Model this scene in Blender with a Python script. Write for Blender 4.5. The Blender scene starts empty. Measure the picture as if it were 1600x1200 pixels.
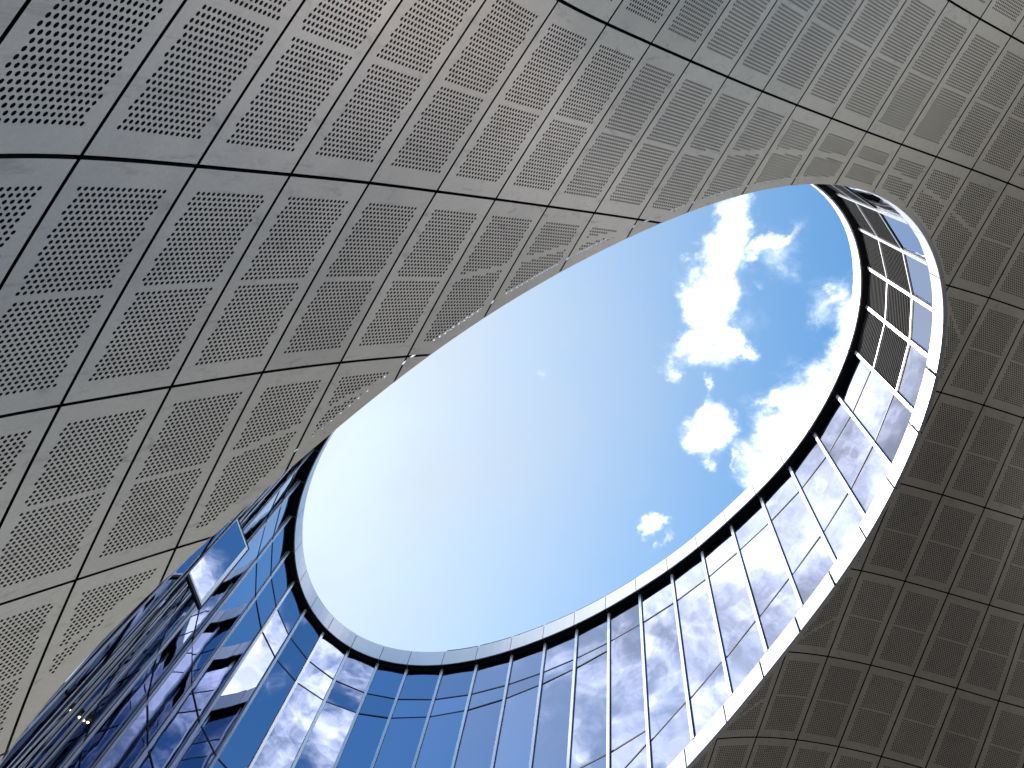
import bpy, math, random
import numpy as np
from mathutils import Vector, Matrix

random.seed(7)
rng = np.random.default_rng(7)
scene = bpy.context.scene
COL = scene.collection

# ------------------------------------------------------------------ camera
# world frame: X/Y horizontal, Z up, origin at the photographer's eye; the paving lies 1.6 m below
F_PX = 1300.0
zen = np.array([155.0, -440.0, F_PX]); zen /= np.linalg.norm(zen)
ex = np.array([1.0, 0, 0]); ex -= zen * (ex @ zen); ex /= np.linalg.norm(ex)
ey = np.cross(zen, ex)
ROT = np.stack([ex, ey, zen])
cam_data = bpy.data.cameras.new("camera")
cam = bpy.data.objects.new("camera", cam_data)
COL.objects.link(cam)
right, up, look = ROT @ [1, 0, 0], ROT @ [0, -1, 0], ROT @ [0, 0, 1]
cam.matrix_world = Matrix([[right[k], up[k], -look[k], 0.0] for k in range(3)] + [[0, 0, 0, 1]])
cam_data.sensor_width = 36.0
cam_data.lens = 36.0 * F_PX / 1600.0
cam_data.clip_start = 0.05
cam_data.clip_end = 5000
scene.camera = cam

# ------------------------------------------------------------------ sky, sun, exposure
SUN_EL = math.radians(52)
SUN_AZ = math.radians(291)           # clockwise from +Y
sun_dir = Vector((math.sin(SUN_AZ) * math.cos(SUN_EL), math.cos(SUN_AZ) * math.cos(SUN_EL), math.sin(SUN_EL)))
sun_data = bpy.data.lights.new("sun", 'SUN')
sun_data.energy = 2.5
sun_data.angle = math.radians(2.0)
sun_data.color = (1.0, 0.95, 0.87)
sun = bpy.data.objects.new("sun", sun_data)
COL.objects.link(sun)
sun.rotation_euler = sun_dir.to_track_quat('Z', 'Y').to_euler()
sun.location = (0, 0, 60)

world = bpy.data.worlds.new("World")
scene.world = world
world.use_nodes = True
wn, wl = world.node_tree.nodes, world.node_tree.links
for n in list(wn):
    wn.remove(n)


class NG:
    """small helper to write node graphs as expressions"""
    def __init__(self, tree):
        self.t = tree

    def node(self, kind, **kw):
        n = self.t.nodes.new(kind)
        for k, v in kw.items():
            setattr(n, k, v)
        return n

    def put(self, sock, v):
        if isinstance(v, bpy.types.NodeSocket):
            self.t.links.new(v, sock)
        else:
            sock.default_value = v

    def math(self, op, a, b=0.0, c=None, clamp=False):
        n = self.node('ShaderNodeMath', operation=op, use_clamp=clamp)
        self.put(n.inputs[0], a)
        self.put(n.inputs[1], b)
        if c is not None:
            self.put(n.inputs[2], c)
        return n.outputs[0]

    def vmath(self, op, a, b=None, out=0):
        n = self.node('ShaderNodeVectorMath', operation=op)
        self.put(n.inputs[0], a)
        if b is not None:
            self.put(n.inputs[1], b)
        return n.outputs[out]

    def noise(self, vec, scale, detail=4, rough=0.5, dist=0.0, out=0):
        n = self.node('ShaderNodeTexNoise')
        self.put(n.inputs['Vector'], vec)
        n.inputs['Scale'].default_value = scale
        n.inputs['Detail'].default_value = detail
        n.inputs['Roughness'].default_value = rough
        n.inputs['Distortion'].default_value = dist
        return n.outputs[out]

    def ramp(self, x, lo, hi, a=0.0, b=1.0, smooth=True):
        n = self.node('ShaderNodeMapRange', interpolation_type='SMOOTHSTEP' if smooth else 'LINEAR')
        for k, v in zip(('Value', 'From Min', 'From Max', 'To Min', 'To Max'), (x, lo, hi, a, b)):
            self.put(n.inputs[k], v)
        return n.outputs[0]

    def mix(self, f, a, b, mode='MIX'):
        n = self.node('ShaderNodeMix', data_type='RGBA', blend_type=mode)
        self.put(n.inputs[0], f)
        self.put(n.inputs[6], a)
        self.put(n.inputs[7], b)
        return n.outputs[2]


g = NG(world.node_tree)
geo = g.node('ShaderNodeTexCoord').outputs['Generated']        # world direction
sep = g.node('ShaderNodeSeparateXYZ')
wl.new(geo, sep.inputs[0])
zc = g.math('MAXIMUM', sep.outputs[2], 0.06)
comb = g.node('ShaderNodeCombineXYZ')
g.put(comb.inputs[0], g.math('DIVIDE', sep.outputs[0], zc))
g.put(comb.inputs[1], g.math('DIVIDE', sep.outputs[1], zc))
plane = comb.outputs[0]                                         # where a ray meets the cloud deck
sky = g.node('ShaderNodeTexSky', sky_type='NISHITA', sun_disc=False, sun_elevation=SUN_EL, sun_rotation=SUN_AZ,
             air_density=1.0, dust_density=1.3, ozone_density=1.5, altitude=0.0)
hs = g.node('ShaderNodeHueSaturation')
high = g.ramp(sep.outputs[2], 0.12, 0.72)                     # the air near the horizon is paler
g.put(hs.inputs['Saturation'], g.math('ADD', 0.5, g.math('MULTIPLY', high, 0.75)))
g.put(hs.inputs['Color'], sky.outputs[0])
sky_col = g.mix(high, hs.outputs[0], g.mix(1.0, hs.outputs[0], (0.86, 1.10, 1.0, 1), 'MULTIPLY'))
# thin veil of high haze, thicker towards the sun
veil_n = g.noise(plane, 1.6, 5, 0.55, 0.6)
wob = g.vmath('SUBTRACT', g.noise(plane, 5.0, 6, 0.6, 0.0, 1), (0.5, 0.5, 0.5))
wob2 = g.vmath('SUBTRACT', g.noise(plane, 18.0, 5, 0.65, 0.0, 1), (0.5, 0.5, 0.5))
warped = g.vmath('ADD', plane, g.vmath('ADD', g.vmath('MULTIPLY', wob, (0.11, 0.11, 0.0)), g.vmath('MULTIPLY', wob2, (0.075, 0.075, 0.0))))
fluff = g.noise(plane, 11.0, 7, 0.64, 0.3)
# cumulus on the cloud deck: centre, half axes, turn (degrees), fullness
CLOUDS = [
    ((0.137, 0.16), (0.030, 0.053), 12, 1.06), ((0.131, 0.232), (0.032, 0.041), 0, 1.01), ((0.19, 0.16), (0.041, 0.014), -25, 0.80),
    ((0.106, 0.283), (0.032, 0.021), -30, 0.85), ((0.15, 0.282), (0.034, 0.018), 35, 0.80), ((0.082, 0.322), (0.021, 0.014), 60, 0.64),
    ((0.184, 0.195), (0.014, 0.011), 0, 0.53), ((0.269, 0.203), (0.016, 0.025), 10, 0.58), ((0.241, 0.242), (0.030, 0.011), -20, 0.48),
    ((0.134, 0.4), (0.038, 0.031), -15, 1.06), ((0.137, 0.434), (0.014, 0.018), 0, 0.74), ((0.176, 0.432), (0.008, 0.023), 10, 0.53),
    ((0.132, 0.35), (0.008, 0.013), 0, 0.58), ((0.077, 0.534), (0.018, 0.014), 20, 0.80), ((0.097, 0.558), (0.008, 0.018), 0, 0.58),
    ((-0.078, 0.32), (0.011, 0.013), 0, 0.53), ((0.255, 0.365), (0.067, 0.071), -20, 1.17), ((0.315, 0.29), (0.052, 0.092), 0, 1.17),
    ((0.205, 0.345), (0.023, 0.023), 0, 0.85), ((0.35, 0.44), (0.138, 0.149), 0, 1.27),
    ((0.140, 0.225), (0.060, 0.105), 0, .50), ((0.205, 0.165), (0.05, 0.035), 0, .46), ((0.255, 0.225), (0.05, 0.05), 0, .46), ((0.13, 0.30), (0.07, 0.03), 0, .50),
    # the banks that the panes mirror
    ((-0.62, -0.08), (0.32, 0.26), 20, .82), ((-0.86, -0.05), (0.32, 0.30), 0, .82), ((-0.42, 0.14), (0.13, 0.12), 0, .75),
    ((0.82, -0.42), (0.34, 0.24), -20, 1.1), ((0.98, 0.44), (0.20, 0.16), 30, 1.35), ((0.35, -0.9), (0.3, 0.16), 0, .8),
    ((-1.4, 0.6), (0.5, 0.35), 15, 1.0), ((-0.4, 1.5), (0.6, 0.3), 0, .9), ((1.7, -1.2), (0.7, 0.4), 40, 1.0), ((-1.6, -1.3), (0.7, 0.4), -30, 1.0),
]
body = None
for (cx, cy), (ax, ay), turn, full in CLOUDS:
    mp = g.node('ShaderNodeMapping', vector_type='TEXTURE')
    g.put(mp.inputs['Vector'], warped)
    mp.inputs['Location'].default_value = (cx, cy, 0)
    mp.inputs['Rotation'].default_value = (0, 0, math.radians(turn))
    mp.inputs['Scale'].default_value = (ax, ay, 1)
    d = g.vmath('LENGTH', mp.outputs[0], out=1)
    v = g.ramp(d, 0.25, 1.75, full, 0.0, smooth=False)
    body = v if body is None else g.math('MAXIMUM', body, v)
broad = g.math('MULTIPLY', g.math('SUBTRACT', g.noise(plane, 4.2, 7, 0.58, 0.5), 0.5), g.ramp(g.vmath('LENGTH', plane, out=1), 0.45, 0.7, 0.3, 2.2))
dens = g.math('ADD', g.math('ADD', body, broad), g.math('MULTIPLY', g.math('SUBTRACT', fluff, 0.5), 1.25))
cloud = g.math('MULTIPLY', g.ramp(dens, 0.22, 1.0), g.ramp(body, 0.02, 0.25))
shade = g.ramp(g.noise(warped, 7.0, 6, 0.6), 0.35, 0.7)
cloud_col = g.mix(shade, (7.4, 7.7, 8.3, 1), (13.5, 13.4, 13.3, 1))
sun_d = g.vmath('DISTANCE', plane, (-0.73, 0.28, 0.0), out=1)
veil = g.math('MULTIPLY', g.ramp(sun_d, 1.08, 0.34, 0.0, 1.0), g.ramp(veil_n, 0.15, 0.85, 0.5, 1.2))
veiled = g.mix(veil, sky_col, (2.55, 2.62, 2.78, 1))
final = g.mix(g.math('POWER', cloud, 1.9), veiled, cloud_col)
bg = g.node('ShaderNodeBackground')
g.put(bg.inputs[0], final)
bg.inputs[1].default_value = 0.1
wout = g.node('ShaderNodeOutputWorld')
wl.new(bg.outputs[0], wout.inputs[0])
world.cycles.sampling_method = 'MANUAL'
world.cycles.sample_map_resolution = 512

scene.view_settings.view_transform = 'Standard'
scene.view_settings.look = 'None'
scene.view_settings.exposure = 1.5
scene.view_settings.gamma = 1.0
scene.view_settings.use_curve_mapping = False
scene.render.engine = 'CYCLES'
scene.cycles.caustics_reflective = False
scene.cycles.caustics_refractive = False
scene.cycles.max_bounces = 6
scene.cycles.diffuse_bounces = 3
scene.cycles.glossy_bounces = 5
scene.cycles.use_denoising = True
scene.cycles.use_adaptive_sampling = True
scene.cycles.adaptive_threshold = 0.02

# ------------------------------------------------------------------ materials
def material(name):
    m = bpy.data.materials.new(name)
    m.use_nodes = True
    nt = m.node_tree
    b = nt.nodes['Principled BSDF']
    return m, NG(nt), b


def tinted(name, base, rough, metal=0.0, var=0.12, scale=1.5, streak=False, spec=0.5, bump=0.0):
    """painted or anodised metal: mottled colour, uneven gloss, faint dirt"""
    m, n, b = material(name)
    tc = n.node('ShaderNodeTexCoord').outputs['Object']
    oi = n.node('ShaderNodeObjectInfo').outputs['Random']
    big = n.noise(tc, scale, 6, 0.6, 0.4)
    fine = n.noise(tc, scale * 22, 3, 0.6)
    vec = tc
    if streak:
        mp = n.node('ShaderNodeMapping')
        n.put(mp.inputs['Vector'], tc)
        mp.inputs['Scale'].default_value = (3.0, 3.0, 0.35)
        vec = mp.outputs[0]
    dirt = n.ramp(n.noise(vec, 2.2, 7, 0.68, 0.8), 0.52, 0.8)
    k = n.math('ADD', 1.0 - var, n.math('MULTIPLY', big, var * 1.3))
    k = n.math('MULTIPLY', k, n.math('ADD', 0.94, n.math('MULTIPLY', oi, 0.12)))
    k = n.math('MULTIPLY', k, n.ramp(fine, 0.2, 0.8, 0.95, 1.05))
    k = n.math('MULTIPLY', k, n.math('SUBTRACT', 1.0, n.math('MULTIPLY', dirt, var * 1.7)))
    c = n.vmath('SCALE', (base[0], base[1], base[2]))
    c.node.inputs[0].default_value = base
    n.put(c.node.inputs['Scale'], k)
    n.put(b.inputs['Base Color'], c)
    n.put(b.inputs['Roughness'], n.math('ADD', rough - 0.06, n.math('MULTIPLY', big, 0.12)))
    b.inputs['Metallic'].default_value = metal
    b.inputs['Specular IOR Level'].default_value = spec
    if bump:
        bp = n.node('ShaderNodeBump')
        bp.inputs['Distance'].default_value = bump
        bp.inputs['Strength'].default_value = 1.0
        n.put(bp.inputs['Height'], big)
        n.put(b.inputs['Normal'], bp.outputs[0])
    return m


PANEL = tinted("champagne_panel_paint", (0.65, 0.55, 0.445), 0.47, 0.65, 0.24, 1.3, True, 0.5, 0.004)
LINER = tinted("black_liner", (0.012, 0.012, 0.012), 0.9, spec=0.1)
WHITE = tinted("white_aluminium_panel", (0.82, 0.81, 0.86), 0.35, 0.25, 0.07, 0.9, True)
SILVER = tinted("silver_fin", (0.86, 0.86, 0.90), 0.32, 0.6, 0.08, 2.0, True)
BLACK = tinted("black_trim", (0.010, 0.010, 0.013), 0.5, spec=0.3)
GASKET = tinted("dark_gasket", (0.016, 0.017, 0.030), 0.45, spec=0.35)
SLAT = tinted("charcoal_louvre", (0.10, 0.098, 0.10), 0.7, 0.0, 0.15, 3.0, spec=0.05)
LIGHT_STOP = tinted("granite", (0.16, 0.155, 0.15), 0.6, 0.0, 0.3, 2.0)


def glass_material():
    m, n, b = material("coated_blue_glass")
    tc = n.node('ShaderNodeTexCoord').outputs['Object']
    oi = n.node('ShaderNodeObjectInfo').outputs['Random']
    k = n.math('ADD', 0.88, n.math('MULTIPLY', oi, 0.2))
    c = n.vmath('SCALE', (0.335, 0.37, 0.52))
    c.node.inputs[0].default_value = (0.335, 0.37, 0.52)
    n.put(c.node.inputs['Scale'], k)
    n.put(b.inputs['Base Color'], c)
    b.inputs['Metallic'].default_value = 1.0
    smear = n.noise(tc, 6.0, 6, 0.6)
    n.put(b.inputs['Roughness'], n.ramp(smear, 0.35, 0.9, 0.0, 0.014))
    bp = n.node('ShaderNodeBump')
    bp.inputs['Strength'].default_value = 1.0
    bp.inputs['Distance'].default_value = 0.006
    n.put(bp.inputs['Height'], n.noise(tc, 0.55, 2, 0.45, 0.3))
    n.put(b.inputs['Normal'], bp.outputs[0])
    return m


GLASS = glass_material()


def paving_material():
    m, n, b = material("plaza_paving")
    tc = n.node('ShaderNodeTexCoord').outputs['Object']
    br = n.node('ShaderNodeTexBrick')
    n.put(br.inputs['Vector'], tc)
    br.inputs['Scale'].default_value = 1.0
    br.inputs['Brick Width'].default_value = 0.9
    br.inputs['Row Height'].default_value = 0.6
    br.inputs['Mortar Size'].default_value = 0.008
    br.inputs['Color1'].default_value = (0.035, 0.035, 0.036, 1)
    br.inputs['Color2'].default_value = (0.046, 0.046, 0.047, 1)
    br.inputs['Mortar'].default_value = (0.04, 0.04, 0.04, 1)
    k = n.ramp(n.noise(tc, 0.7, 6, 0.6), 0.3, 0.75, 0.8, 1.1)
    c = n.vmath('SCALE', br.outputs[0])
    n.put(c.node.inputs['Scale'], k)
    n.put(b.inputs['Base Color'], c)
    b.inputs['Roughness'].default_value = 0.7
    return m


PAVING = paving_material()


# ------------------------------------------------------------------ mesh helpers
def mesh_object(name, verts, faces, mat, parent=None, kind=None, smooth=False):
    me = bpy.data.meshes.new(name)
    me.from_pydata([tuple(v) for v in verts], [], faces)
    me.materials.append(mat)
    if smooth:
        me.polygons.foreach_set('use_smooth', [True] * len(me.polygons))
    me.update()
    o = bpy.data.objects.new(name, me)
    COL.objects.link(o)
    if parent is not None:
        adopt(o, parent)
    if kind:
        o['kind'] = kind
    return o


def adopt(o, parent):
    o.parent = parent
    p, base = parent, Vector((0, 0, 0))
    while p is not None:
        base += p.location
        p = p.parent
    o.location = o.location - base


def empty(name, loc, label=None, cat=None, group=None, parent=None):
    e = bpy.data.objects.new(name, None)
    e.empty_display_size = 0.5
    e.location = loc
    COL.objects.link(e)
    if parent is not None:
        adopt(e, parent)
    tag(e, label, cat, group)
    return e


def tag(o, label=None, cat=None, group=None, kind=None):
    for k, v in (('label', label), ('category', cat), ('group', group), ('kind', kind)):
        if v:
            o[k] = v
    return o


class Bag:
    """collects polygons for one mesh object"""
    def __init__(self):
        self.v, self.f = [], []

    def poly(self, pts):
        k = len(self.v)
        self.v += [tuple(map(float, p)) for p in pts]
        self.f.append(tuple(range(k, k + len(pts))))

    def hexa(self, a, b):
        """a, b: two rings of four points"""
        k = len(self.v)
        self.v += [tuple(map(float, p)) for p in list(a) + list(b)]
        for q in ((3, 2, 1, 0), (4, 5, 6, 7), (0, 1, 5, 4), (1, 2, 6, 5), (2, 3, 7, 6), (3, 0, 4, 7)):
            self.f.append(tuple(k + i for i in q))

    def build(self, name, mat, parent=None, kind=None):
        return mesh_object(name, self.v, self.f, mat, parent, kind)


# ------------------------------------------------------------------ the soffit surface: a cubic B-spline sheet
# one unit of i is a panel width (1.2 m), one unit of j a panel length (2.4 m); control points in millimetres
NET = np.array([
-12719,19050,-1280,-12369,16662,-967,-11838,14309,-711,-11121,11999,-510,-10209,9751,-356,-9097,7603,-238,-7782,5600,-148,-6273,3786,-87,-4593,2190,
-66,-2774,815,-94,-847,-371,-169,1165,-1421,-267,3250,-2388,-356,5405,-3309,-415,7628,-4200,-439,9918,-5065,-430,-12243,19264,-210,-11953,16879,137,
-11488,14523,422,-10844,12199,647,-10014,9921,820,-8985,7720,953,-7750,5633,1053,-6309,3709,1119,-4677,1989,1136,-2894,496,1087,-1006,-796,965,958,
-1946,798,2988,-3018,629,5082,-4051,489,7237,-5061,387,9451,-6050,321,-11722,19491,831,-11484,17112,1216,-11079,14755,1532,-10502,12423,1781,-9744,
10127,1972,-8792,7889,2120,-7634,5740,2236,-6268,3721,2315,-4704,1886,2339,-2977,277,2281,-1147,-1116,2122,755,-2370,1895,2726,-3553,1657,4757,-4704,
1445,6843,-5836,1271,8979,-6950,1133,-11155,19732,1844,-10963,17358,2269,-10611,15002,2617,-10094,12668,2890,-9402,10365,3099,-8518,8108,3260,-7432,
5920,3392,-6143,3833,3493,-4669,1900,3534,-3034,181,3472,-1281,-1316,3287,558,-2685,3016,2469,-3990,2725,4437,-5265,2453,6450,-6522,2214,8504,-7763,
2007,-10547,19983,2827,-10392,17614,3293,-10085,15262,3675,-9622,12929,3974,-8991,10626,4198,-8171,8367,4368,-7148,6168,4512,-5930,4048,4638,-4557,
2055,4701,-3049,256,4633,-1389,-1372,4438,388,-2883,4153,2242,-4325,3829,4142,-5731,3509,6075,-7117,3213,8038,-8486,2942,-9897,20241,3780,-9771,17878,
4286,-9501,15529,4703,-9085,13199,5030,-8511,10900,5270,-7757,8648,5443,-6796,6455,5589,-5630,4323,5740,-4332,2273,5847,-2940,403,5795,-1387,-1334,
5602,305,-2976,5309,2081,-4554,4962,3899,-6095,4606,5739,-7614,4262,7600,-9114,3932,-9210,20503,4705,-9103,18145,5245,-8861,15801,5696,-8482,13474,
6053,-7958,11176,6315,-7266,8926,6499,-6371,6733,6648,-5257,4587,6814,-4008,2486,6962,-2691,550,6951,-1242,-1249,6774,347,-2983,6478,2024,-4683,6116,
3740,-6358,5732,5473,-8011,5349,7218,-9643,4972,-8488,20766,5603,-8393,18415,6171,-8170,16074,6651,-7818,13748,7038,-7328,11449,7333,-6679,9190,7548,
-5838,6978,7723,-4786,4805,7903,-3586,2682,8067,-2330,710,8085,-968,-1116,7930,522,-2920,7640,2091,-4731,7272,3692,-6533,6873,5303,-8312,6464,6921,
-10070,6049,-7738,21030,6478,-7646,18685,7065,-7435,16347,7569,-7101,14021,7987,-6634,11716,8319,-6014,9444,8579,-5216,7210,8795,-4228,5020,8992,-3096,
2894,9147,-1889,900,9178,-584,-956,9045,825,-2827,8773,2290,-4733,8415,3769,-6638,8014,5251,-8526,7592,6735,-10395,7151,-6965,21295,7334,-6870,18954,
7931,-6663,16620,8454,-6341,14294,8901,-5893,11983,9273,-5301,9698,9581,-4545,7450,9838,-3619,5250,10052,-2551,3120,10198,-1378,1095,10228,-98,-825,
10112,1246,-2752,9866,2609,-4715,9530,3971,-6692,9142,5328,-8663,8719,6680,-10624,8264,-6179,21560,8178,-6072,19223,8776,-5863,16892,9313,-5548,14566,
9785,-5117,12252,10195,-4555,9960,10547,-3844,7701,10844,-2975,5494,11077,-1959,3355,11224,-813,1298,11251,447,-684,11146,1741,-2665,10923,3024,-4675,
10614,4286,-6703,10245,5532,-8735,9830,6767,-10764,9371,-5388,21827,9015,-5261,19493,9607,-5042,17164,10150,-4728,14840,10643,-4311,12526,11086,-3777,
10229,11478,-3110,7963,11810,-2296,5742,12067,-1330,3584,12221,-213,1499,12252,1026,-527,12156,2284,-2554,11952,3508,-4604,11667,4696,-6672,11319,5856,
-8748,10917,6996,-10827,10461,-4597,22096,9852,-4442,19763,10429,-4205,17436,10970,-3885,15115,11476,-3475,12803,11944,-2962,10505,12367,-2330,8233,
12731,-1560,5999,13011,-637,3821,13182,448,1711,13223,1653,-351,13138,2871,-2417,12953,4051,-4503,12688,5187,-6603,12359,6288,-8711,11970,7359,-10824,
11522,-3811,22367,10693,-3619,20035,11245,-3356,17709,11776,-3022,15391,12284,-2609,13082,12766,-2106,10786,13211,-1497,8510,13599,-759,6267,13902,126,
4072,14093,1165,1933,14154,2320,-164,14089,3499,-2263,13921,4648,-4376,13674,5753,-6499,13361,6816,-8630,12986,7842,-10766,12550,-3030,22640,11540,
-2794,20307,12058,-2497,17982,12567,-2139,15667,13067,-1714,13361,13551,-1211,11069,14007,-612,8794,14412,102,6546,14735,952,4335,14949,1940,2169,
15035,3039,37,14994,4182,-2090,14846,5307,-4224,14617,6390,-6366,14321,7428,-8512,13962,8426,-10662,13544,-2250,22914,12389,-1964,20579,12864,-1627,
18255,13343,-1238,15941,13823,-793,13640,14300,-281,11352,14759,313,9081,15174,1012,6832,15514,1831,4612,15749,2775,2423,15860,3827,260,15843,4933,
-1892,15717,6030,-4047,15510,7091,-6204,15235,8112,-8363,14900,9093,-10522,14507,-1460,23188,13228,-1123,20851,13658,-742,18526,14100,-318,16213,14553,
153,13916,15016,677,11634,15472,1271,9369,15894,1957,7123,16247,2753,4898,16499,3666,2696,16629,4675,509,16635,5741,-1672,16534,6808,-3849,16352,7848,
-6019,16107,8854,-8186,15805,9823,-10351,15448,-648,23465,14042,-263,21124,14427,160,18795,14830,621,16482,15254,1120,14186,15698,1659,11911,16150,
2254,9654,16580,2927,7412,16944,3702,5187,17205,4585,2973,17349,5557,764,17374,6588,-1441,17297,7629,-3632,17147,8649,-5810,16941,9639,-7983,16683,
10598,-10154,16375,200,23746,14806,628,21401,15153,1089,19067,15523,1583,16748,15918,2108,14453,16344,2664,12185,16795,3261,9937,17235,3921,7700,17606,
4671,5470,17864,5524,3246,18005,6467,1024,18044,7473,-1195,17998,8488,-3390,17895,9484,-5571,17743,10454,-7750,17545,11398,-9931,17299,1100,24034,
15489,1564,21687,15809,2055,19348,16156,2573,17023,16533,3120,14725,16945,3695,12466,17393,4296,10229,17847,4948,7992,18217,5676,5753,18453,6498,3523,
18574,7414,1304,18631,8389,-909,18639,9372,-3106,18603,10339,-5297,18523,11284,-7488,18397,12207,-9684,18226,2058,24332,16058,2554,21986,16364,3070,
19648,16699,3606,17322,17069,4168,15025,17476,4760,12774,17920,5371,10542,18377,6024,8303,18742,6738,6056,18960,7530,3824,19077,8410,1615,19166,9338,
-586,19241,10274,-2786,19285,11201,-4990,19289,12113,-7199,19247,13010,-9414,19160,3076,24638,16484,3600,22297,16787,4140,19969,17119,4697,17655,17485,
5274,15369,17887,5875,13120,18325,6499,10887,18765,7164,8649,19120,7871,6401,19353,8626,4172,19518,9444,1965,19674,10305,-236,19829,11182,-2443,19962,
12059,-4661,20055,12929,-6889,20103,13792,-9124,20104,4142,24947,16746,4692,22616,17059,5254,20299,17400,5829,18001,17769,6419,15727,18167,7028,13483,
18585,7669,11258,18991,8344,9030,19347,9028,6788,19647,9734,4558,19916,10482,2343,20177,11270,132,20427,12082,-2087,20651,12902,-4319,20835,13724,
-6563,20972,14544,-8816,21062,5240,25250,16832,5816,22931,17171,6394,20626,17536,6978,18338,17928,7573,16077,18337,8189,13847,18750,8831,11638,19156,
9488,9425,19553,10139,7193,19950,10801,4961,20338,11492,2735,20710,12216,510,21057,12963,-1722,21369,13722,-3967,21638,14488,-6225,21860,15258,-8494,
22033,6351,25538,16749,6953,23233,17127,7549,20943,17533,8143,18671,17965,8744,16428,18412,9351,14225,18866,9950,12034,19346,10560,9829,19843,11181,
7603,20343,11814,5368,20833,12462,3133,21300,13130,895,21733,13814,-1352,22125,14510,-3609,22471,15216,-5880,22770,15929,-8161,23020,7459,25803,16511,
8090,23518,16946,8709,21251,17411,9320,19007,17903,9925,16797,18422,10498,14618,18981,11021,12437,19603,11581,10235,20227,12176,8012,20830,12780,5776,
21407,13389,3533,21953,14003,1283,22459,14627,-976,22922,15260,-3247,23338,15903,-5530,23706,16554,-7824,24025,8558,26039,16144,9223,23783,16659,9867,
21547,17212,10490,19337,17802,11083,17155,18438,11622,14992,19138,12109,12823,19898,12618,10631,20652,13162,8417,21366,13718,6184,22034,14277,3935,
22655,14836,1674,23230,15399,-598,23758,15969,-2883,24238,16546,-5178,24669,17131,-7486,25051,9651,26248,15674,10351,24026,16299,11018,21826,16971,
11648,19649,17695,12229,17492,18480,12746,15346,19327,13212,13192,20214,13674,11017,21090,14151,8816,21919,14641,6588,22686,15136,4338,23391,15633,
2067,24038,16132,-219,24630,16635,-2517,25170,17145,-4827,25661,17662,-7150,26100,10742,26432,15123,11475,24249,15886,12163,22086,16707,12799,19942,
17589,13370,17811,18533,13871,15684,19528,14316,13549,20543,14731,11392,21539,15142,9207,22482,15556,6988,23354,15976,4738,24150,16400,2461,24875,
16828,163,25535,17261,-2151,26136,17700,-4477,26683,18147,-6815,27177,11834,26593,14505,12598,24451,15430,13303,22326,16422,13942,20215,17479,14506,
18112,18590,14994,16009,19735,15414,13895,20882,15786,11758,21999,16130,9589,23057,16464,7381,24037,16799,5134,24930,17141,2853,25738,17490,545,26470,
17847,-1783,27133,18214,-4126,27736,18589,-6482,28283,
], float).reshape(30, 16, 3) / 1000.0

I_MIN, J_MIN = -4, -9
PW, PL = 1.2, 2.4


def _basis(t):
    return (1 - t) ** 3 / 6, (3 * t ** 3 - 6 * t ** 2 + 4) / 6, (-3 * t ** 3 + 3 * t ** 2 + 3 * t + 1) / 6, t ** 3 / 6


def sheet(i, j):
    i, j = np.broadcast_arrays(np.asarray(i, float), np.asarray(j, float))
    i = np.clip(i, -2.9999, 22.9999)
    j = np.clip(j, -7.9999, 3.9999)
    a, b = np.floor(i).astype(int), np.floor(j).astype(int)
    wi, wj = _basis(i - a), _basis(j - b)
    out = np.zeros(i.shape + (3,))
    for m in range(4):
        for n in range(4):
            out += (wi[m] * wj[n])[..., None] * NET[a - 1 + m - I_MIN, b - 1 + n - J_MIN]
    return out


def sheet_normal(i, j, e=0.02):
    """unit normal on the hidden (upper) side"""
    d = np.cross(sheet(np.asarray(i) + e, j) - sheet(np.asarray(i) - e, j), sheet(i, np.asarray(j) + e) - sheet(i, np.asarray(j) - e))
    d /= np.linalg.norm(d, axis=-1, keepdims=True)
    return d * NSIGN


NSIGN = 1.0
NSIGN = 1.0 if (sheet_normal(18.0, -2.0))[2] > 0 else -1.0


def to_pixel(P):
    c = np.asarray(P) @ ROT
    z = np.where(np.abs(c[..., 2]) < 1e-3, 1e-3, c[..., 2])
    return c[..., 0] / z * F_PX + 800, c[..., 1] / z * F_PX + 600, c[..., 2]


# ------------------------------------------------------------------ plan of the round court (rim of the opening)
CEN = np.array([-1.3, 10.2])
FC = [8.1765, -0.0918, 0.2544, 0.0162, -2.4996, 0.1388, 0.0972, -0.5437, -0.0561, 0.0132, -0.0035, 0.0062, 0.0991, -0.0037, 0.0244, 0.0398, -0.0153]


def rim_radius(a):
    a = np.asarray(a, float)
    return FC[0] + sum(FC[2 * k - 1] * np.cos(k * a) + FC[2 * k] * np.sin(k * a) for k in range(1, 9))


def outside(P):
    """how far a plan point lies outside the opening (negative: inside it)"""
    v = P[..., :2] - CEN
    return np.hypot(v[..., 0], v[..., 1]) - rim_radius(np.arctan2(v[..., 1], v[..., 0]))


def plan(deg, off=0.0):
    """point of the rim at a polar angle, pushed outwards along the normal"""
    a = math.radians(deg)

    def p(t):
        r = float(rim_radius(t))
        return np.array([CEN[0] + r * math.cos(t), CEN[1] + r * math.sin(t)])
    t = p(a + 1e-3) - p(a - 1e-3)
    t /= np.linalg.norm(t)
    return p(a) + off * np.array([t[1], -t[0]])


def plan_dirs(deg):
    d = plan(deg + 0.05) - plan(deg - 0.05)
    d /= np.linalg.norm(d)
    return d, np.array([d[1], -d[0]])       # along, outwards


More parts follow.
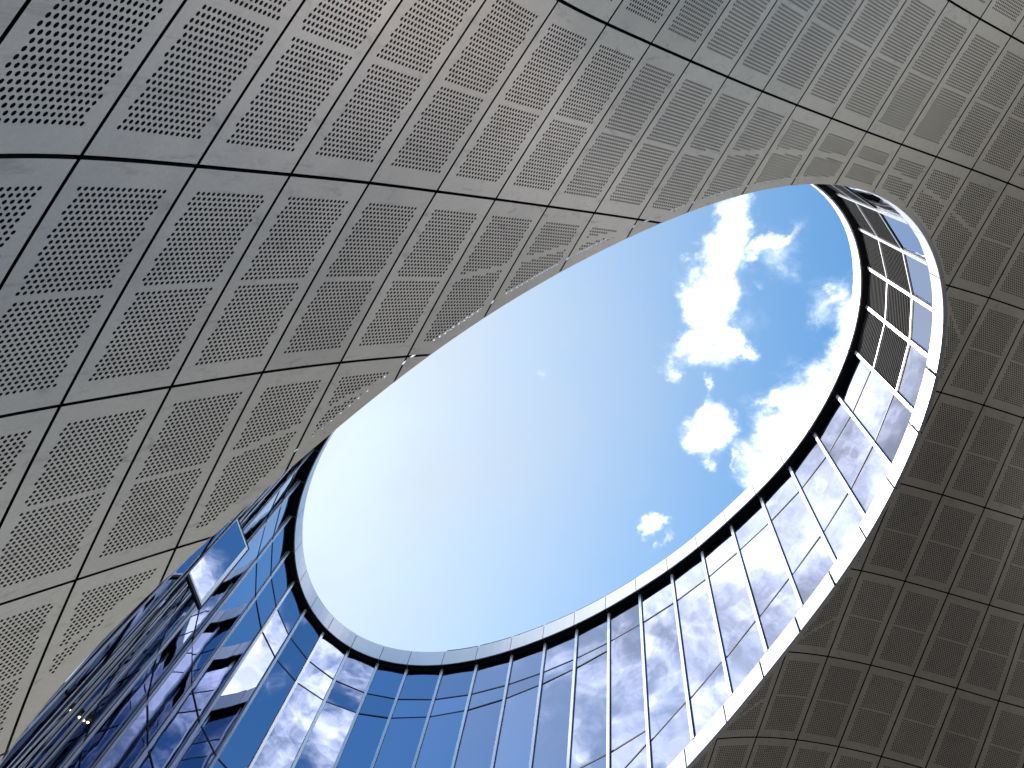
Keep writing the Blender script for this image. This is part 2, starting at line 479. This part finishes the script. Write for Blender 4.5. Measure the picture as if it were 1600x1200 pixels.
# height of the soffit along the rim: where the sheet meets the upright cylinder of the court
_gi, _gj = np.meshgrid(np.linspace(-2.9, 22.9, 130), np.linspace(-7.95, 3.95, 120), indexing='ij')
_P = sheet(_gi, _gj)
RIM_DEG = np.arange(-180, 181, 2.0)
RIM_Z = np.full(len(RIM_DEG), np.nan)
for _k, _d in enumerate(RIM_DEG):
    _t = math.radians(_d)
    _q = CEN + float(rim_radius(_t)) * np.array([math.cos(_t), math.sin(_t)])
    _m = np.unravel_index(np.argmin(((_P[..., :2] - _q) ** 2).sum(-1)), _gi.shape)
    x = np.array([_gi[_m], _gj[_m]])
    for _it in range(12):
        p0 = sheet(x[0], x[1])[:2]
        Jx = np.stack([(sheet(x[0] + 1e-3, x[1])[:2] - p0) / 1e-3, (sheet(x[0], x[1] + 1e-3)[:2] - p0) / 1e-3], 1)
        x = x - np.clip(np.linalg.lstsq(Jx, p0 - _q, rcond=None)[0], -0.4, 0.4)
        x = np.clip(x, [-2.99, -7.99], [22.9, 3.9])
    if np.linalg.norm(sheet(x[0], x[1])[:2] - _q) < 0.02:
        RIM_Z[_k] = sheet(x[0], x[1])[2]
_ok = ~np.isnan(RIM_Z)
RIM_Z = np.interp(RIM_DEG, RIM_DEG[_ok], RIM_Z[_ok])


def rim_z(deg):
    return float(np.interp((deg + 180) % 360 - 180, RIM_DEG, RIM_Z))


# ------------------------------------------------------------------ ground
gr = Bag()
gr.poly([(-400, -400, -1.6), (400, -400, -1.6), (400, 400, -1.6), (-400, 400, -1.6)])
tag(gr.build("ground", PAVING), "grey stone paving of the plaza under the canopy", kind='structure')

# ------------------------------------------------------------------ perforated canopy
canopy = empty("perforated_canopy", (0, 0, -1.6), "sweeping grey soffit of perforated metal panels curving around the oval opening", "canopy")
GAP_X, GAP_Y = 0.018, 0.018
PITCH, ROW = 0.061, 0.0502
HOLE = 0.0187
RING = [math.radians(22.5 + 45 * k) for k in range(8)]
RX = np.array([math.cos(a) for a in RING]) * HOLE
RY = np.array([math.sin(a) for a in RING]) * HOLE


class PanelMesh:
    def __init__(self):
        self.xy, self.loops, self.tot, self.n = [], [], [], 0

    def polys(self, pts, faces):
        """pts: (M, k, 2) in panel metres; faces: lists of indices into k"""
        M, k = pts.shape[:2]
        if M == 0:
            return
        self.xy.append(pts.reshape(-1, 2))
        base = self.n + np.arange(M) * k
        for f in faces:
            self.loops.append((base[:, None] + np.array(f)[None]).ravel())
            self.tot.append(np.full(M, len(f)))
        self.n += M * k

    def quad(self, a, b, c, d):
        self.polys(np.array([[a, b, c, d]], float), [(0, 1, 2, 3)])

    def band(self, x0, x1, y0, y1, n=6):
        xs = np.linspace(x0, x1, n + 1)
        p = np.stack([np.stack([xs[:-1], np.full(n, y0)], 1), np.stack([xs[1:], np.full(n, y0)], 1),
                      np.stack([xs[1:], np.full(n, y1)], 1), np.stack([xs[:-1], np.full(n, y1)], 1)], 1)
        self.polys(p, [(0, 1, 2, 3)])

    def cells(self, cx, cy):
        cx, cy = np.asarray(cx), np.asarray(cy)
        M = len(cx)
        if M == 0:
            return
        h, r = PITCH / 2, ROW / 2
        corner = np.array([(-h, -r), (h, -r), (h, r), (-h, r)])
        # ring order so that sectors line up: 0..7 at 22.5 + 45k degrees
        ring = np.stack([RX, RY], 1)
        loc = np.concatenate([corner, ring])
        p = np.stack([cx, cy], 1)[:, None, :] + loc[None]
        # bottom (corners 0,1 / ring 5,6), right (1,2 / 7,0), top (2,3 / 1,2), left (3,0 / 3,4); corner wedges join the rest
        f = [(0, 1, 4 + 6, 4 + 5), (1, 2, 4 + 0, 4 + 7), (2, 3, 4 + 2, 4 + 1), (3, 0, 4 + 4, 4 + 3),
             (1, 4 + 7, 4 + 6), (2, 4 + 1, 4 + 0), (3, 4 + 3, 4 + 2), (0, 4 + 5, 4 + 4)]
        self.polys(p, f)

    def build(self, i0, j0, name, parent, skirt=None):
        xy = np.concatenate(self.xy)
        P = sheet(i0 + xy[:, 0] / PW, j0 + xy[:, 1] / PL)
        loops = np.concatenate(self.loops)
        tot = np.concatenate(self.tot)
        if skirt is not None:
            q = np.array(skirt)
            A = sheet(i0 + q[:, 0] / PW, j0 + q[:, 1] / PL)
            Bk = A + sheet_normal(i0 + q[:, 0] / PW, j0 + q[:, 1] / PL) * 0.03
            k = len(P)
            m = len(q)
            P = np.concatenate([P, A, Bk])
            idx = np.arange(m)
            nx = (idx + 1) % m
            loops = np.concatenate([loops, np.stack([k + idx, k + nx, k + m + nx, k + m + idx], 1).ravel()])
            tot = np.concatenate([tot, np.full(m, 4)])
        me = bpy.data.meshes.new(name)
        me.vertices.add(len(P))
        me.vertices.foreach_set('co', P.astype(np.float32).ravel())
        me.loops.add(len(loops))
        me.loops.foreach_set('vertex_index', loops.astype(np.int32))
        me.polygons.add(len(tot))
        me.polygons.foreach_set('loop_start', np.concatenate([[0], np.cumsum(tot)[:-1]]).astype(np.int32))
        me.polygons.foreach_set('loop_total', tot.astype(np.int32))
        me.materials.append(PANEL)
        me.materials.append(LINER)
        if skirt is not None:
            mi = np.zeros(len(tot), np.int32)
            mi[-len(skirt):] = 1
            me.polygons.foreach_set('material_index', mi)
        me.update(calc_edges=True)
        o = bpy.data.objects.new(name, me)
        COL.objects.link(o)
        adopt(o, parent)
        return o


def spans(sig, xs):
    """intervals of xs where the sampled sig is positive"""
    pos = sig > 0
    out, start = [], None
    for k in range(len(xs)):
        if pos[k] and start is None:
            start = xs[k] if k == 0 else xs[k - 1] + (xs[k] - xs[k - 1]) * (-sig[k - 1]) / (sig[k] - sig[k - 1])
        if not pos[k] and start is not None:
            out.append((start, xs[k - 1] + (xs[k] - xs[k - 1]) * sig[k - 1] / (sig[k - 1] - sig[k])))
            start = None
    if start is not None:
        out.append((start, xs[-1]))
    return out


X0, X1, Y0, Y1 = GAP_X, PW - GAP_X, GAP_Y, PL - GAP_Y
NROW = int((Y1 - Y0) / ROW)
YB = Y0 + ((Y1 - Y0) - NROW * ROW) / 2
MX, MY = 0.160, 0.20


def make_panel(i0, j0, holes=True):
    xs = np.linspace(X0, X1, 49)
    gx, gy = np.meshgrid(np.linspace(X0, X1, 13), np.linspace(Y0, Y1, 25))
    og = outside(sheet(i0 + gx / PW, j0 + gy / PL))
    if og.max() < 0.02:
        return None
    cut = og.min() < 0.01
    pm = PanelMesh()
    frac = float(np.interp(i0, [0, 5, 14], [0.26, 0.33, 0.5]))
    og_at = lambda x, y: outside(sheet(i0 + np.asarray(x) / PW, j0 + np.asarray(y) / PL))

    def centres(k):
        ph = (k * frac * PITCH + 0.011) % PITCH
        c = MX + ph + np.arange(0, 40) * PITCH
        return c[c <= PW - MX]

    if not cut:
        pm.band(X0, X1, Y0, YB, 6)
        pm.band(X0, X1, YB + NROW * ROW, Y1, 6)
        mid = NROW // 2
        ccx, ccy = [], []
        for k in range(NROW):
            ya, yb = YB + k * ROW, YB + (k + 1) * ROW
            yc = (ya + yb) / 2
            c = centres(k) if (holes and MY < yc < PL - MY and k != mid) else []
            if len(c) == 0:
                pm.band(X0, X1, ya, yb, 6)
                continue
            ccx.append(c)
            ccy.append(np.full(len(c), yc))
            pm.quad((X0, ya), (c[0] - PITCH / 2, ya), (c[0] - PITCH / 2, yb), (X0, yb))
            pm.quad((c[-1] + PITCH / 2, ya), (X1, ya), (X1, yb), (c[-1] + PITCH / 2, yb))
        if ccx:
            pm.cells(np.concatenate(ccx), np.concatenate(ccy))
        e = 8
        sk = [(x, Y0) for x in np.linspace(X0, X1, e)[:-1]] + [(X1, y) for y in np.linspace(Y0, Y1, e * 2)[:-1]] + \
             [(x, Y1) for x in np.linspace(X1, X0, e)[:-1]] + [(X0, y) for y in np.linspace(Y1, Y0, e * 2)[:-1]]
        return pm.build(i0, j0, "panel", canopy, sk)

    # cut by the rim: rows end at the rim, the blank strip runs midway between rim and far edge
    ys = np.linspace(Y0, Y1, 97)
    mids = []
    for xe in (X0 + 0.05, X1 - 0.05):
        sp = spans(og_at(np.full(97, xe), ys), ys)
        mids.append((sp[0][0] + sp[0][1]) / 2 if sp else None)
        length = (sp[0][1] - sp[0][0]) if sp else 0
        mids.append(length)
    if mids[0] is None or mids[2] is None or max(mids[1], mids[3]) < 0.9:
        ymid = None
    else:
        ymid = lambda x: mids[0] + (mids[2] - mids[0]) * (x - X0) / (X1 - X0)

    def plain(ya, yb, depth=0):
        sa, sb = spans(og_at(xs, np.full(49, ya)), xs), spans(og_at(xs, np.full(49, yb)), xs)
        if len(sa) == len(sb):
            for (a0, a1), (b0, b1) in zip(sa, sb):
                n = 4
                ta = np.linspace(a0, a1, n + 1)
                tb = np.linspace(b0, b1, n + 1)
                for m in range(n):
                    pm.quad((ta[m], ya), (ta[m + 1], ya), (tb[m + 1], yb), (tb[m], yb))
        elif depth < 5:
            plain(ya, (ya + yb) / 2, depth + 1)
            plain((ya + yb) / 2, yb, depth + 1)

    plain(Y0, YB)
    plain(YB + NROW * ROW, Y1)
    ccx, ccy = [], []
    for k in range(NROW):
        ya, yb = YB + k * ROW, YB + (k + 1) * ROW
        yc = (ya + yb) / 2
        c = centres(k) if (holes and MY < yc < PL - MY) else np.zeros(0)
        if len(c):
            oc = og_at(c, np.full(len(c), yc))
            c = c[oc > 0.15]
            if ymid is not None and len(c):
                c = c[np.abs(yc - np.array([ymid(x) for x in c])) > 0.047]
            elif ymid is None and len(c) and abs(yc - PL / 2) < ROW * 0.5:
                c = c[:0]
        if len(c) == 0:
            plain(ya, yb)
            continue
        ccx.append(c)
        ccy.append(np.full(len(c), yc))
        sa, sb = spans(og_at(xs, np.full(49, ya)), xs), spans(og_at(xs, np.full(49, yb)), xs)
        used = []
        for (a0, a1), (b0, b1) in zip(sa, sb):
            inside = c[(c > max(a0, b0)) & (c < min(a1, b1))]
            la, lb = a0, b0
            for x in inside:
                l = x - PITCH / 2
                if l - max(la, lb) > 1e-6 or la != lb:
                    pm.quad((la, ya), (l, ya), (l, yb), (lb, yb))
                la = lb = x + PITCH / 2
            pm.quad((la, ya), (a1, ya), (b1, yb), (lb, yb))
    if ccx:
        pm.cells(np.concatenate(ccx), np.concatenate(ccy))
    return pm.build(i0, j0, "panel", canopy)


n_panel = 0
for j0 in range(-8, 4):
    for i0 in range(-3, 23):
        uu, vv = np.meshgrid([0, .25, .5, .75, 1.0], [0, .25, .5, .75, 1.0])
        px, py, pz = to_pixel(sheet(i0 + uu, j0 + vv))
        seen = ((px > -260) & (px < 1860) & (py > -220) & (py < 1420) & (pz > 0.3)).any()
        if make_panel(i0, j0, seen) is not None:
            n_panel += 1

# black liner above the panels, stopping short of the rim
liner = Bag()
LI = np.arange(-2.95, 22.96, 0.15)
LJ = np.arange(-7.95, 3.96, 0.08)
li, lj = np.meshgrid(LI, LJ, indexing='ij')
lp = sheet(li, lj)
lp = lp + sheet_normal(li, lj) * 0.12
lv_ = lp[..., :2] - CEN
la_ = np.arctan2(lv_[..., 1], lv_[..., 0])
ldeg = np.degrees(la_) % 360
lmar = np.interp(ldeg, [0, 238, 248, 300, 306, 360], [0.02, 0.02, 0.145, 0.145, 0.02, 0.02])
lo = np.hypot(lv_[..., 0], lv_[..., 1]) - rim_radius(la_) - lmar
keep = lo > 0
rad = rim_radius(la_) + lmar
snap = np.stack([CEN[0] + rad * np.cos(la_), CEN[1] + rad * np.sin(la_), lp[..., 2]], -1)
lp = np.where(keep[..., None], lp, snap)
ids = -np.ones(li.shape, int)
for a in range(li.shape[0] - 1):
    for b in range(li.shape[1] - 1):
        q = [(a, b), (a + 1, b), (a + 1, b + 1), (a, b + 1)]
        if not any(keep[t] for t in q):
            continue
        for t in q:
            if ids[t] < 0:
                ids[t] = len(liner.v)
                liner.v.append(tuple(lp[t]))
        liner.f.append(tuple(int(ids[t]) for t in q))
liner.build("liner", LINER, canopy)



def on_sheet(xy):
    """sheet parameters under a plan point"""
    m = np.unravel_index(np.argmin(((_P[..., :2] - xy) ** 2).sum(-1)), _gi.shape)
    x = np.array([_gi[m], _gj[m]])
    for _ in range(10):
        p0 = sheet(x[0], x[1])[:2]
        Jx = np.stack([(sheet(x[0] + 1e-3, x[1])[:2] - p0) / 1e-3, (sheet(x[0], x[1] + 1e-3)[:2] - p0) / 1e-3], 1)
        x = x - np.clip(np.linalg.lstsq(Jx, p0 - xy, rcond=None)[0], -0.4, 0.4)
        x = np.clip(x, [-2.99, -7.99], [22.9, 3.9])
    return x


# dark strip added behind the free rim to block sky through joint ends
ch = Bag()
row0 = []
for d in np.arange(222, 312, 1.0):
    xa, xb = on_sheet(plan(d, 0.004)), on_sheet(plan(d, 0.125))
    row0.append((sheet(*xa) + sheet_normal(*xa) * 0.012, sheet(*xb) + sheet_normal(*xb) * 0.012))
for (a0, b0), (a1, b1) in zip(row0[:-1], row0[1:]):
    ch.poly([a0, a1, b1, b0])
ch.build("rim_sky_blind", LINER, canopy)

# unseen stone wall added to stop light leaking in below the lowest panels
pl = Bag()
for k in np.arange(-8, 3.9, 0.5):
    a, b = sheet(-3.0, k), sheet(-3.0, k + 0.5)
    na, nb = sheet_normal(-2.9, k) * 0.3, sheet_normal(-2.9, k + 0.5) * 0.3
    pl.poly([a, b, (b[0], b[1], -1.6), (a[0], a[1], -1.6)])
    pl.poly([a + na, b + nb, b, a])
pl.build("light_stop_wall", LIGHT_STOP, canopy)

# ------------------------------------------------------------------ glazed court above the opening
court = empty("glazed_court", (CEN[0], CEN[1], -1.6), "oval glass curtain wall with silver fins and white coping around the sky", "glass building")
Z_TOP, COPE_H = 25.0, 0.78
OFF_GLASS, OFF_COPE, OFF_FASCIA = 0.045, -0.20, 0.0
MULL = [-44.93, -38.59, -32.49, -26.61, -19.35, -11.37, -2.96, 5.89, 16.05, 27.36, 39.32, 51.44, 63.55, 74.28, 84.03, 92.42, 100.08, 107.15,
        113.46, 119.56, 124.73, 130.34, 135.98, 141.32, 146.91, 152.67, 159.39, 166.47]
# go on round the far side at the same bay width
dense = np.arange(166.47, 360 - 44.93 + 0.001, 0.1)
pts = np.array([plan(d) for d in dense])
arc = np.concatenate([[0], np.cumsum(np.linalg.norm(np.diff(pts, axis=0), axis=1))])
nb = int(round(arc[-1] / 1.34))
HID = [float(np.interp(arc[-1] * k / nb, arc, dense)) for k in range(1, nb)]
ALL = MULL + HID                     # polar angles, increasing, one turn
NB = len(ALL)


def bay(k):
    a = ALL[k]
    b = ALL[(k + 1) % NB]
    if b < a:
        b += 360
    return a, b


def wrap(d):
    return (d + 180) % 360 - 180


def hidden(d):
    d = d % 360
    return 222 < d < 305


def foot_z(d):
    """where the glass starts"""
    return rim_z(d) + (1.3 if hidden(d) else fascia_h(d))


def fascia_h(d):
    return float(np.interp(d % 360, [0, 95, 140, 222, 223, 304, 305, 360], [0.64, 0.64, 0.12, 0.12, 0.42, 0.42, 0.64, 0.64]))


def p3(xy, z):
    return (xy[0], xy[1], z)


def box_on_wall(bag, d, half_w, o0, o1, z0, z1):
    """upright box at polar angle d: width along the wall, depth from offset o0 to o1"""
    c = plan(d)
    t, n = plan_dirs(d)
    ring = [c - t * half_w + n * o0, c + t * half_w + n * o0, c + t * half_w + n * o1, c - t * half_w + n * o1]
    bag.hexa([p3(q, z0) for q in ring], [p3(q, z1) for q in ring])


# mullions: dark gasket with a silver fin
for k in range(NB):
    d = ALL[k]
    z0 = foot_z(d) + 0.004
    if hidden(d) and hidden(d + 8):
        z0 += 0.0
    b = Bag()
    box_on_wall(b, d, 0.058, OFF_GLASS - 0.012, OFF_GLASS + 0.10, z0, Z_TOP)
    mo = b.build("mullion", GASKET, court)
    b = Bag()
    box_on_wall(b, d, 0.047, OFF_GLASS - (0.03 if 170 < d % 360 < 230 else 0.055), OFF_GLASS - 0.0135, z0 + 0.02, Z_TOP - 0.01)
    b.build("fin", SILVER, mo)

LOUVRE = [k for k in range(NB) if -62 < wrap((bay(k)[0] + bay(k)[1]) / 2) < -19.35]


def levels(d, m):
    """heights at polar angle d of the horizontal bars of the bay whose middle is m"""
    w = wrap(m)
    ww, dd_ = m % 360, d % 360
    if hidden(m):
        return [23.4]
    if -75 < w < -19.3:
        return [21.2]
    out = [23.4]
    if -19.4 <= w < 75:
        out.append(foot_z(d) + 1.50)
    if 63 < ww < 223:
        out.append(float(np.interp(dd_, [63, 80, 140, 190], [18.55, 18.38, 17.78, 17.75])))
        if ww > 75:
            out.append(float(np.interp(dd_, [74, 84, 146, 190], [23.0, 22.9, 22.12, 22.05])))
        if ww > 100:
            out += [15.5, 12.6, 9.6]
    return out


def bay_levels(a, b):
    """bars of a bay: heights at its two ends, lowest first"""
    m = (a + b) / 2
    pr = [(p, q) for p, q in zip(levels(a, m), levels(b, m)) if p > foot_z(a) + 0.25 and q > foot_z(b) + 0.25]
    return sorted(pr, key=lambda t: t[0] + t[1])


def wall_quad(a, b, off, za0, zb0, za1, zb1, inset=0.0):
    """flat pane between two angles"""
    A, B = plan(a, off), plan(b, off)
    t = (B - A) / np.linalg.norm(B - A)
    A2, B2 = A + t * inset, B - t * inset
    return A2, B2, t


for k in range(NB):
    a, b = bay(k)
    fa, fb = foot_z(a), foot_z(b)
    lv = bay_levels(a, b)
    A, B, t = wall_quad(a, b, OFF_GLASS, 0, 0, 0, 0, 0.05)
    n = np.array([t[1], -t[0]])
    edges = [(fa, fb)] + lv + [(Z_TOP, Z_TOP)]
    isl = k in LOUVRE
    for m in range(len(edges) - 1):
        (za0, zb0), (za1, zb1) = edges[m], edges[m + 1]
        if isl and m == len(edges) - 2:
            continue
        ln = np.linalg.norm(B - A)
        s1, s2 = rng.normal(0, 0.003), rng.normal(0, 0.003)
        zm = (za0 + zb1) / 2
        q = [P_ + n * (s1 * (sx) + s2 * (zz_ - zm)) for P_, sx, zz_ in ((A, -ln / 2, za0), (B, ln / 2, zb0), (B, ln / 2, zb1), (A, -ln / 2, za1))]
        pb = Bag()
        # a thin pane with real thickness
        fr = [p3(q[0], za0 + 0.02), p3(q[1], zb0 + 0.02), p3(q[2], zb1 - 0.02), p3(q[3], za1 - 0.02)]
        bk = [tuple(np.array(v) + np.append(n * 0.02, 0)) for v in fr]
        pb.hexa(fr, bk)
        pb.build("pane", GLASS, court)
    for m, (za, zb) in enumerate(lv):
        tb = Bag()
        A3, B3 = A - n * 0.014, B - n * 0.014
        A4, B4 = A + n * 0.06, B + n * 0.06
        h = 0.022
        tb.hexa([p3(A3, za - h), p3(B3, zb - h), p3(B4, zb - h), p3(A4, za - h)], [p3(A3, za + h), p3(B3, zb + h), p3(B4, zb + h), p3(A4, za + h)])
        tb.build("transom", GASKET, court)
    if isl:
        z0, z1 = lv[-1][0] + 0.024, Z_TOP - 0.01
        lo_ = empty("louvre", p3((A + B) / 2, z0), "charcoal slatted louvre bay under the coping", None, None, court)
        for zz in (z0, 23.2):
            fb_ = Bag()
            fb_.hexa([p3(A - n * 0.03, zz), p3(B - n * 0.03, zz), p3(B + n * 0.03, zz), p3(A + n * 0.03, zz)],
                     [p3(A - n * 0.03, zz + 0.06), p3(B - n * 0.03, zz + 0.06), p3(B + n * 0.03, zz + 0.06), p3(A + n * 0.03, zz + 0.06)])
            fb_.build("rail", SILVER, lo_)
        sb = Bag()
        zz = z0 + 0.09
        while zz < z1 - 0.05:
            if abs(zz - 23.2) > 0.075 and not (23.2 < zz < 23.3):
                sb.hexa([p3(A - n * 0.012, zz), p3(B - n * 0.012, zz), p3(B - n * 0.012, zz + 0.03), p3(A - n * 0.012, zz + 0.03)],
                        [p3(A + n * 0.05, zz + 0.05), p3(B + n * 0.05, zz + 0.05), p3(B + n * 0.05, zz + 0.08), p3(A + n * 0.05, zz + 0.08)])
            zz += 0.125
        sb.build("slats", SLAT, lo_, 'stuff')
        bb = Bag()
        bb.poly([p3(A + n * 0.09, z0), p3(B + n * 0.09, z0), p3(B + n * 0.09, z1), p3(A + n * 0.09, z1)])
        bb.build("backing", BLACK, lo_)

# open casement window, side hung, swung into the court
zw0, zw1 = 12.64, 14.77
E_, H_ = np.array([-7.26, 8.91]), np.array([-7.48, 7.96])
tw_ = (E_ - H_) / np.linalg.norm(E_ - H_)
nw_ = np.array([-tw_[1], tw_[0]])
if nw_ @ (-E_) < 0:
    nw_ = -nw_                        # towards the court
ow = empty("open_window", p3((E_ + H_) / 2, zw0), "open casement swung out from the glass wall", None, None, court)


def slab(bag, p, q, z0, z1, o0, o1):
    bag.hexa([p3(p + nw_ * o0, z0), p3(q + nw_ * o0, z0), p3(q + nw_ * o0, z1), p3(p + nw_ * o0, z1)],
             [p3(p + nw_ * o1, z0), p3(q + nw_ * o1, z0), p3(q + nw_ * o1, z1), p3(p + nw_ * o1, z1)])


wb = Bag()
slab(wb, H_, E_, zw0, zw1, 0.0, -0.02)
wb.build("pane", GLASS, ow)
for p, q, z0, z1 in ((H_, E_, zw0 - 0.07, zw0), (H_, E_, zw1, zw1 + 0.025), (E_, E_ + tw_ * 0.022, zw0 - 0.07, zw1 + 0.025), (H_ - tw_ * 0.022, H_, zw0 - 0.07, zw1 + 0.025)):
    rb = Bag()
    slab(rb, p, q, z0, z1, 0.012, -0.05)
    rb.build("sash_bar", BLACK, ow)
for p, q, z0, z1 in ((H_, E_, zw0 + 0.002, zw0 + 0.06), (H_, E_, zw1 - 0.06, zw1 - 0.002), (E_ - tw_ * 0.09, E_ - tw_ * 0.002, zw0 + 0.061, zw1 - 0.061)):
    rb = Bag()
    slab(rb, p, q, z0, z1, 0.004, 0.001)
    rb.build("glazing_bead", SILVER, ow)


# coping: white panels over a black underside
def curve_band(a, b, off, n=4, gap=0.0):
    """points of the offset rim between two angles, shortened by a gap at each end"""
    ds = np.linspace(a, b, 24)
    ps = np.array([plan(d, off) for d in ds])
    s = np.concatenate([[0], np.cumsum(np.linalg.norm(np.diff(ps, axis=0), axis=1))])
    return [float(np.interp(x, s, ds)) for x in np.linspace(gap, s[-1] - gap, n + 1)]


for k in range(NB):
    a, b = bay(k)
    ds = curve_band(a, b, OFF_COPE, 4, 0.010)
    cb = Bag()
    for d0, d1 in zip(ds[:-1], ds[1:]):
        f0, f1 = plan(d0, OFF_COPE), plan(d1, OFF_COPE)
        g0, g1 = plan(d0, OFF_COPE + 0.04), plan(d1, OFF_COPE + 0.04)
        h0, h1 = plan(d0, 0.45), plan(d1, 0.45)
        cb.poly([p3(f0, Z_TOP), p3(f1, Z_TOP), p3(f1, Z_TOP + COPE_H), p3(f0, Z_TOP + COPE_H)])
        cb.poly([p3(g0, Z_TOP), p3(g1, Z_TOP), p3(f1, Z_TOP), p3(f0, Z_TOP)])
        cb.poly([p3(f0, Z_TOP + COPE_H), p3(f1, Z_TOP + COPE_H), p3(h1, Z_TOP + COPE_H + 0.02), p3(h0, Z_TOP + COPE_H + 0.02)])
        cb.poly([p3(h0, Z_TOP + COPE_H + 0.02), p3(h1, Z_TOP + COPE_H + 0.02), p3(h1, Z_TOP - 0.1), p3(h0, Z_TOP - 0.1)])
    co = cb.build("coping_panel", WHITE, court)
    ub = Bag()
    for d0, d1 in zip(ds[:-1], ds[1:]):
        g0, g1 = plan(d0, OFF_COPE + 0.041), plan(d1, OFF_COPE + 0.041)
        h0, h1 = plan(d0, 0.2), plan(d1, 0.2)
        ub.poly([p3(g0, Z_TOP + 0.012), p3(h0, Z_TOP + 0.012), p3(h1, Z_TOP + 0.012), p3(g1, Z_TOP + 0.012)])
    ub.build("underside", BLACK, co)
# earthing tape along part of the coping
for k in range(NB):
    a, b = bay(k)
    if 60 < a < 108:
        ds = curve_band(a, b, OFF_COPE, 3, 0.05)
        tb = Bag()
        for d0, d1 in zip(ds[:-1], ds[1:]):
            q = [plan(d0, OFF_COPE + 0.02), plan(d1, OFF_COPE + 0.02), plan(d1, OFF_COPE + 0.05), plan(d0, OFF_COPE + 0.05)]
            tb.hexa([p3(v_, Z_TOP + COPE_H + 0.03) for v_ in q], [p3(v_, Z_TOP + COPE_H + 0.075) for v_ in q])
        tb.build("earthing_tape", GASKET, court)
# black joint backing behind the coping panels
jb = Bag()
dd = np.linspace(0, 360, 241)
for d0, d1 in zip(dd[:-1], dd[1:]):
    f0, f1 = plan(d0, OFF_COPE + 0.03), plan(d1, OFF_COPE + 0.03)
    jb.poly([p3(f0, Z_TOP + 0.02), p3(f1, Z_TOP + 0.02), p3(f1, Z_TOP + COPE_H - 0.02), p3(f0, Z_TOP + COPE_H - 0.02)])
jb.build("joint_backing", BLACK, court)

# white fascia between soffit and glass, joints a little beyond the mullions
for k in range(NB):
    a, b = bay(k)
    sh = 0.27 / 1.33 * (b - a)
    a, b = a + sh, b + sh
    ds = curve_band(a, b, OFF_FASCIA, 5, 0.016)
    fb_ = Bag()
    for d0, d1 in zip(ds[:-1], ds[1:]):
        f0, f1 = plan(d0, OFF_FASCIA), plan(d1, OFF_FASCIA)
        g0, g1 = plan(d0, OFF_GLASS + 0.05), plan(d1, OFF_GLASS + 0.05)
        z0, z1 = rim_z(d0), rim_z(d1)
        u0, u1 = z0 + fascia_h(d0), z1 + fascia_h(d1)
        lo0, lo1 = z0 + 0.012, z1 + 0.012
        fb_.poly([p3(f0, lo0), p3(f1, lo1), p3(f1, u1), p3(f0, u0)])
        fb_.poly([p3(f0, u0), p3(f1, u1), p3(g1, u1), p3(g0, u0)])
        fb_.poly([p3(g0, lo0), p3(f0, lo0), p3(f1, lo1), p3(g1, lo1)])
        fb_.poly([p3(g0, u0), p3(g1, u1), p3(g1, lo1), p3(g0, lo0)])
    fb_.build("fascia_panel", WHITE, court)

# small warm lamp on the glass wall
ld = 171.7
lt, ln_ = plan_dirs(ld)
lc = plan(ld, OFF_GLASS - 0.06)
lamp = empty("wall_lamp", p3(lc, 12.25), "tiny warm lit lamp on the dark glass wall", "lamp")
LAMP, n_, b_ = material("warm_lamp_lens")
b_.inputs['Base Color'].default_value = (1, 0.8, 0.5, 1)
b_.inputs['Emission Color'].default_value = (1.0, 0.78, 0.5, 1)
b_.inputs['Emission Strength'].default_value = 2.0


def dome(c, r, n=10, m=5, flip=1):
    v, f = [], []
    for a_ in range(m + 1):
        th = math.pi * a_ / m
        for b2 in range(n):
            ph = 2 * math.pi * b2 / n
            v.append((c[0] + r * math.sin(th) * math.cos(ph), c[1] + r * math.sin(th) * math.sin(ph), c[2] + r * 0.8 * math.cos(th)))
    for a_ in range(m):
        for b2 in range(n):
            f.append((a_ * n + b2, a_ * n + (b2 + 1) % n, (a_ + 1) * n + (b2 + 1) % n, (a_ + 1) * n + b2))
    return v, f


v, f = dome(p3(lc, 12.22), 0.026)
mesh_object("lens", v, f, LAMP, lamp)
bb = Bag()
box_on_wall(bb, ld, 0.05, OFF_GLASS - 0.13, OFF_GLASS - 0.002, 12.27, 12.36)
bb.build("bracket", BLACK, lamp)

print("panels", n_panel, "bays", NB, "louvre bays", len(LOUVRE))
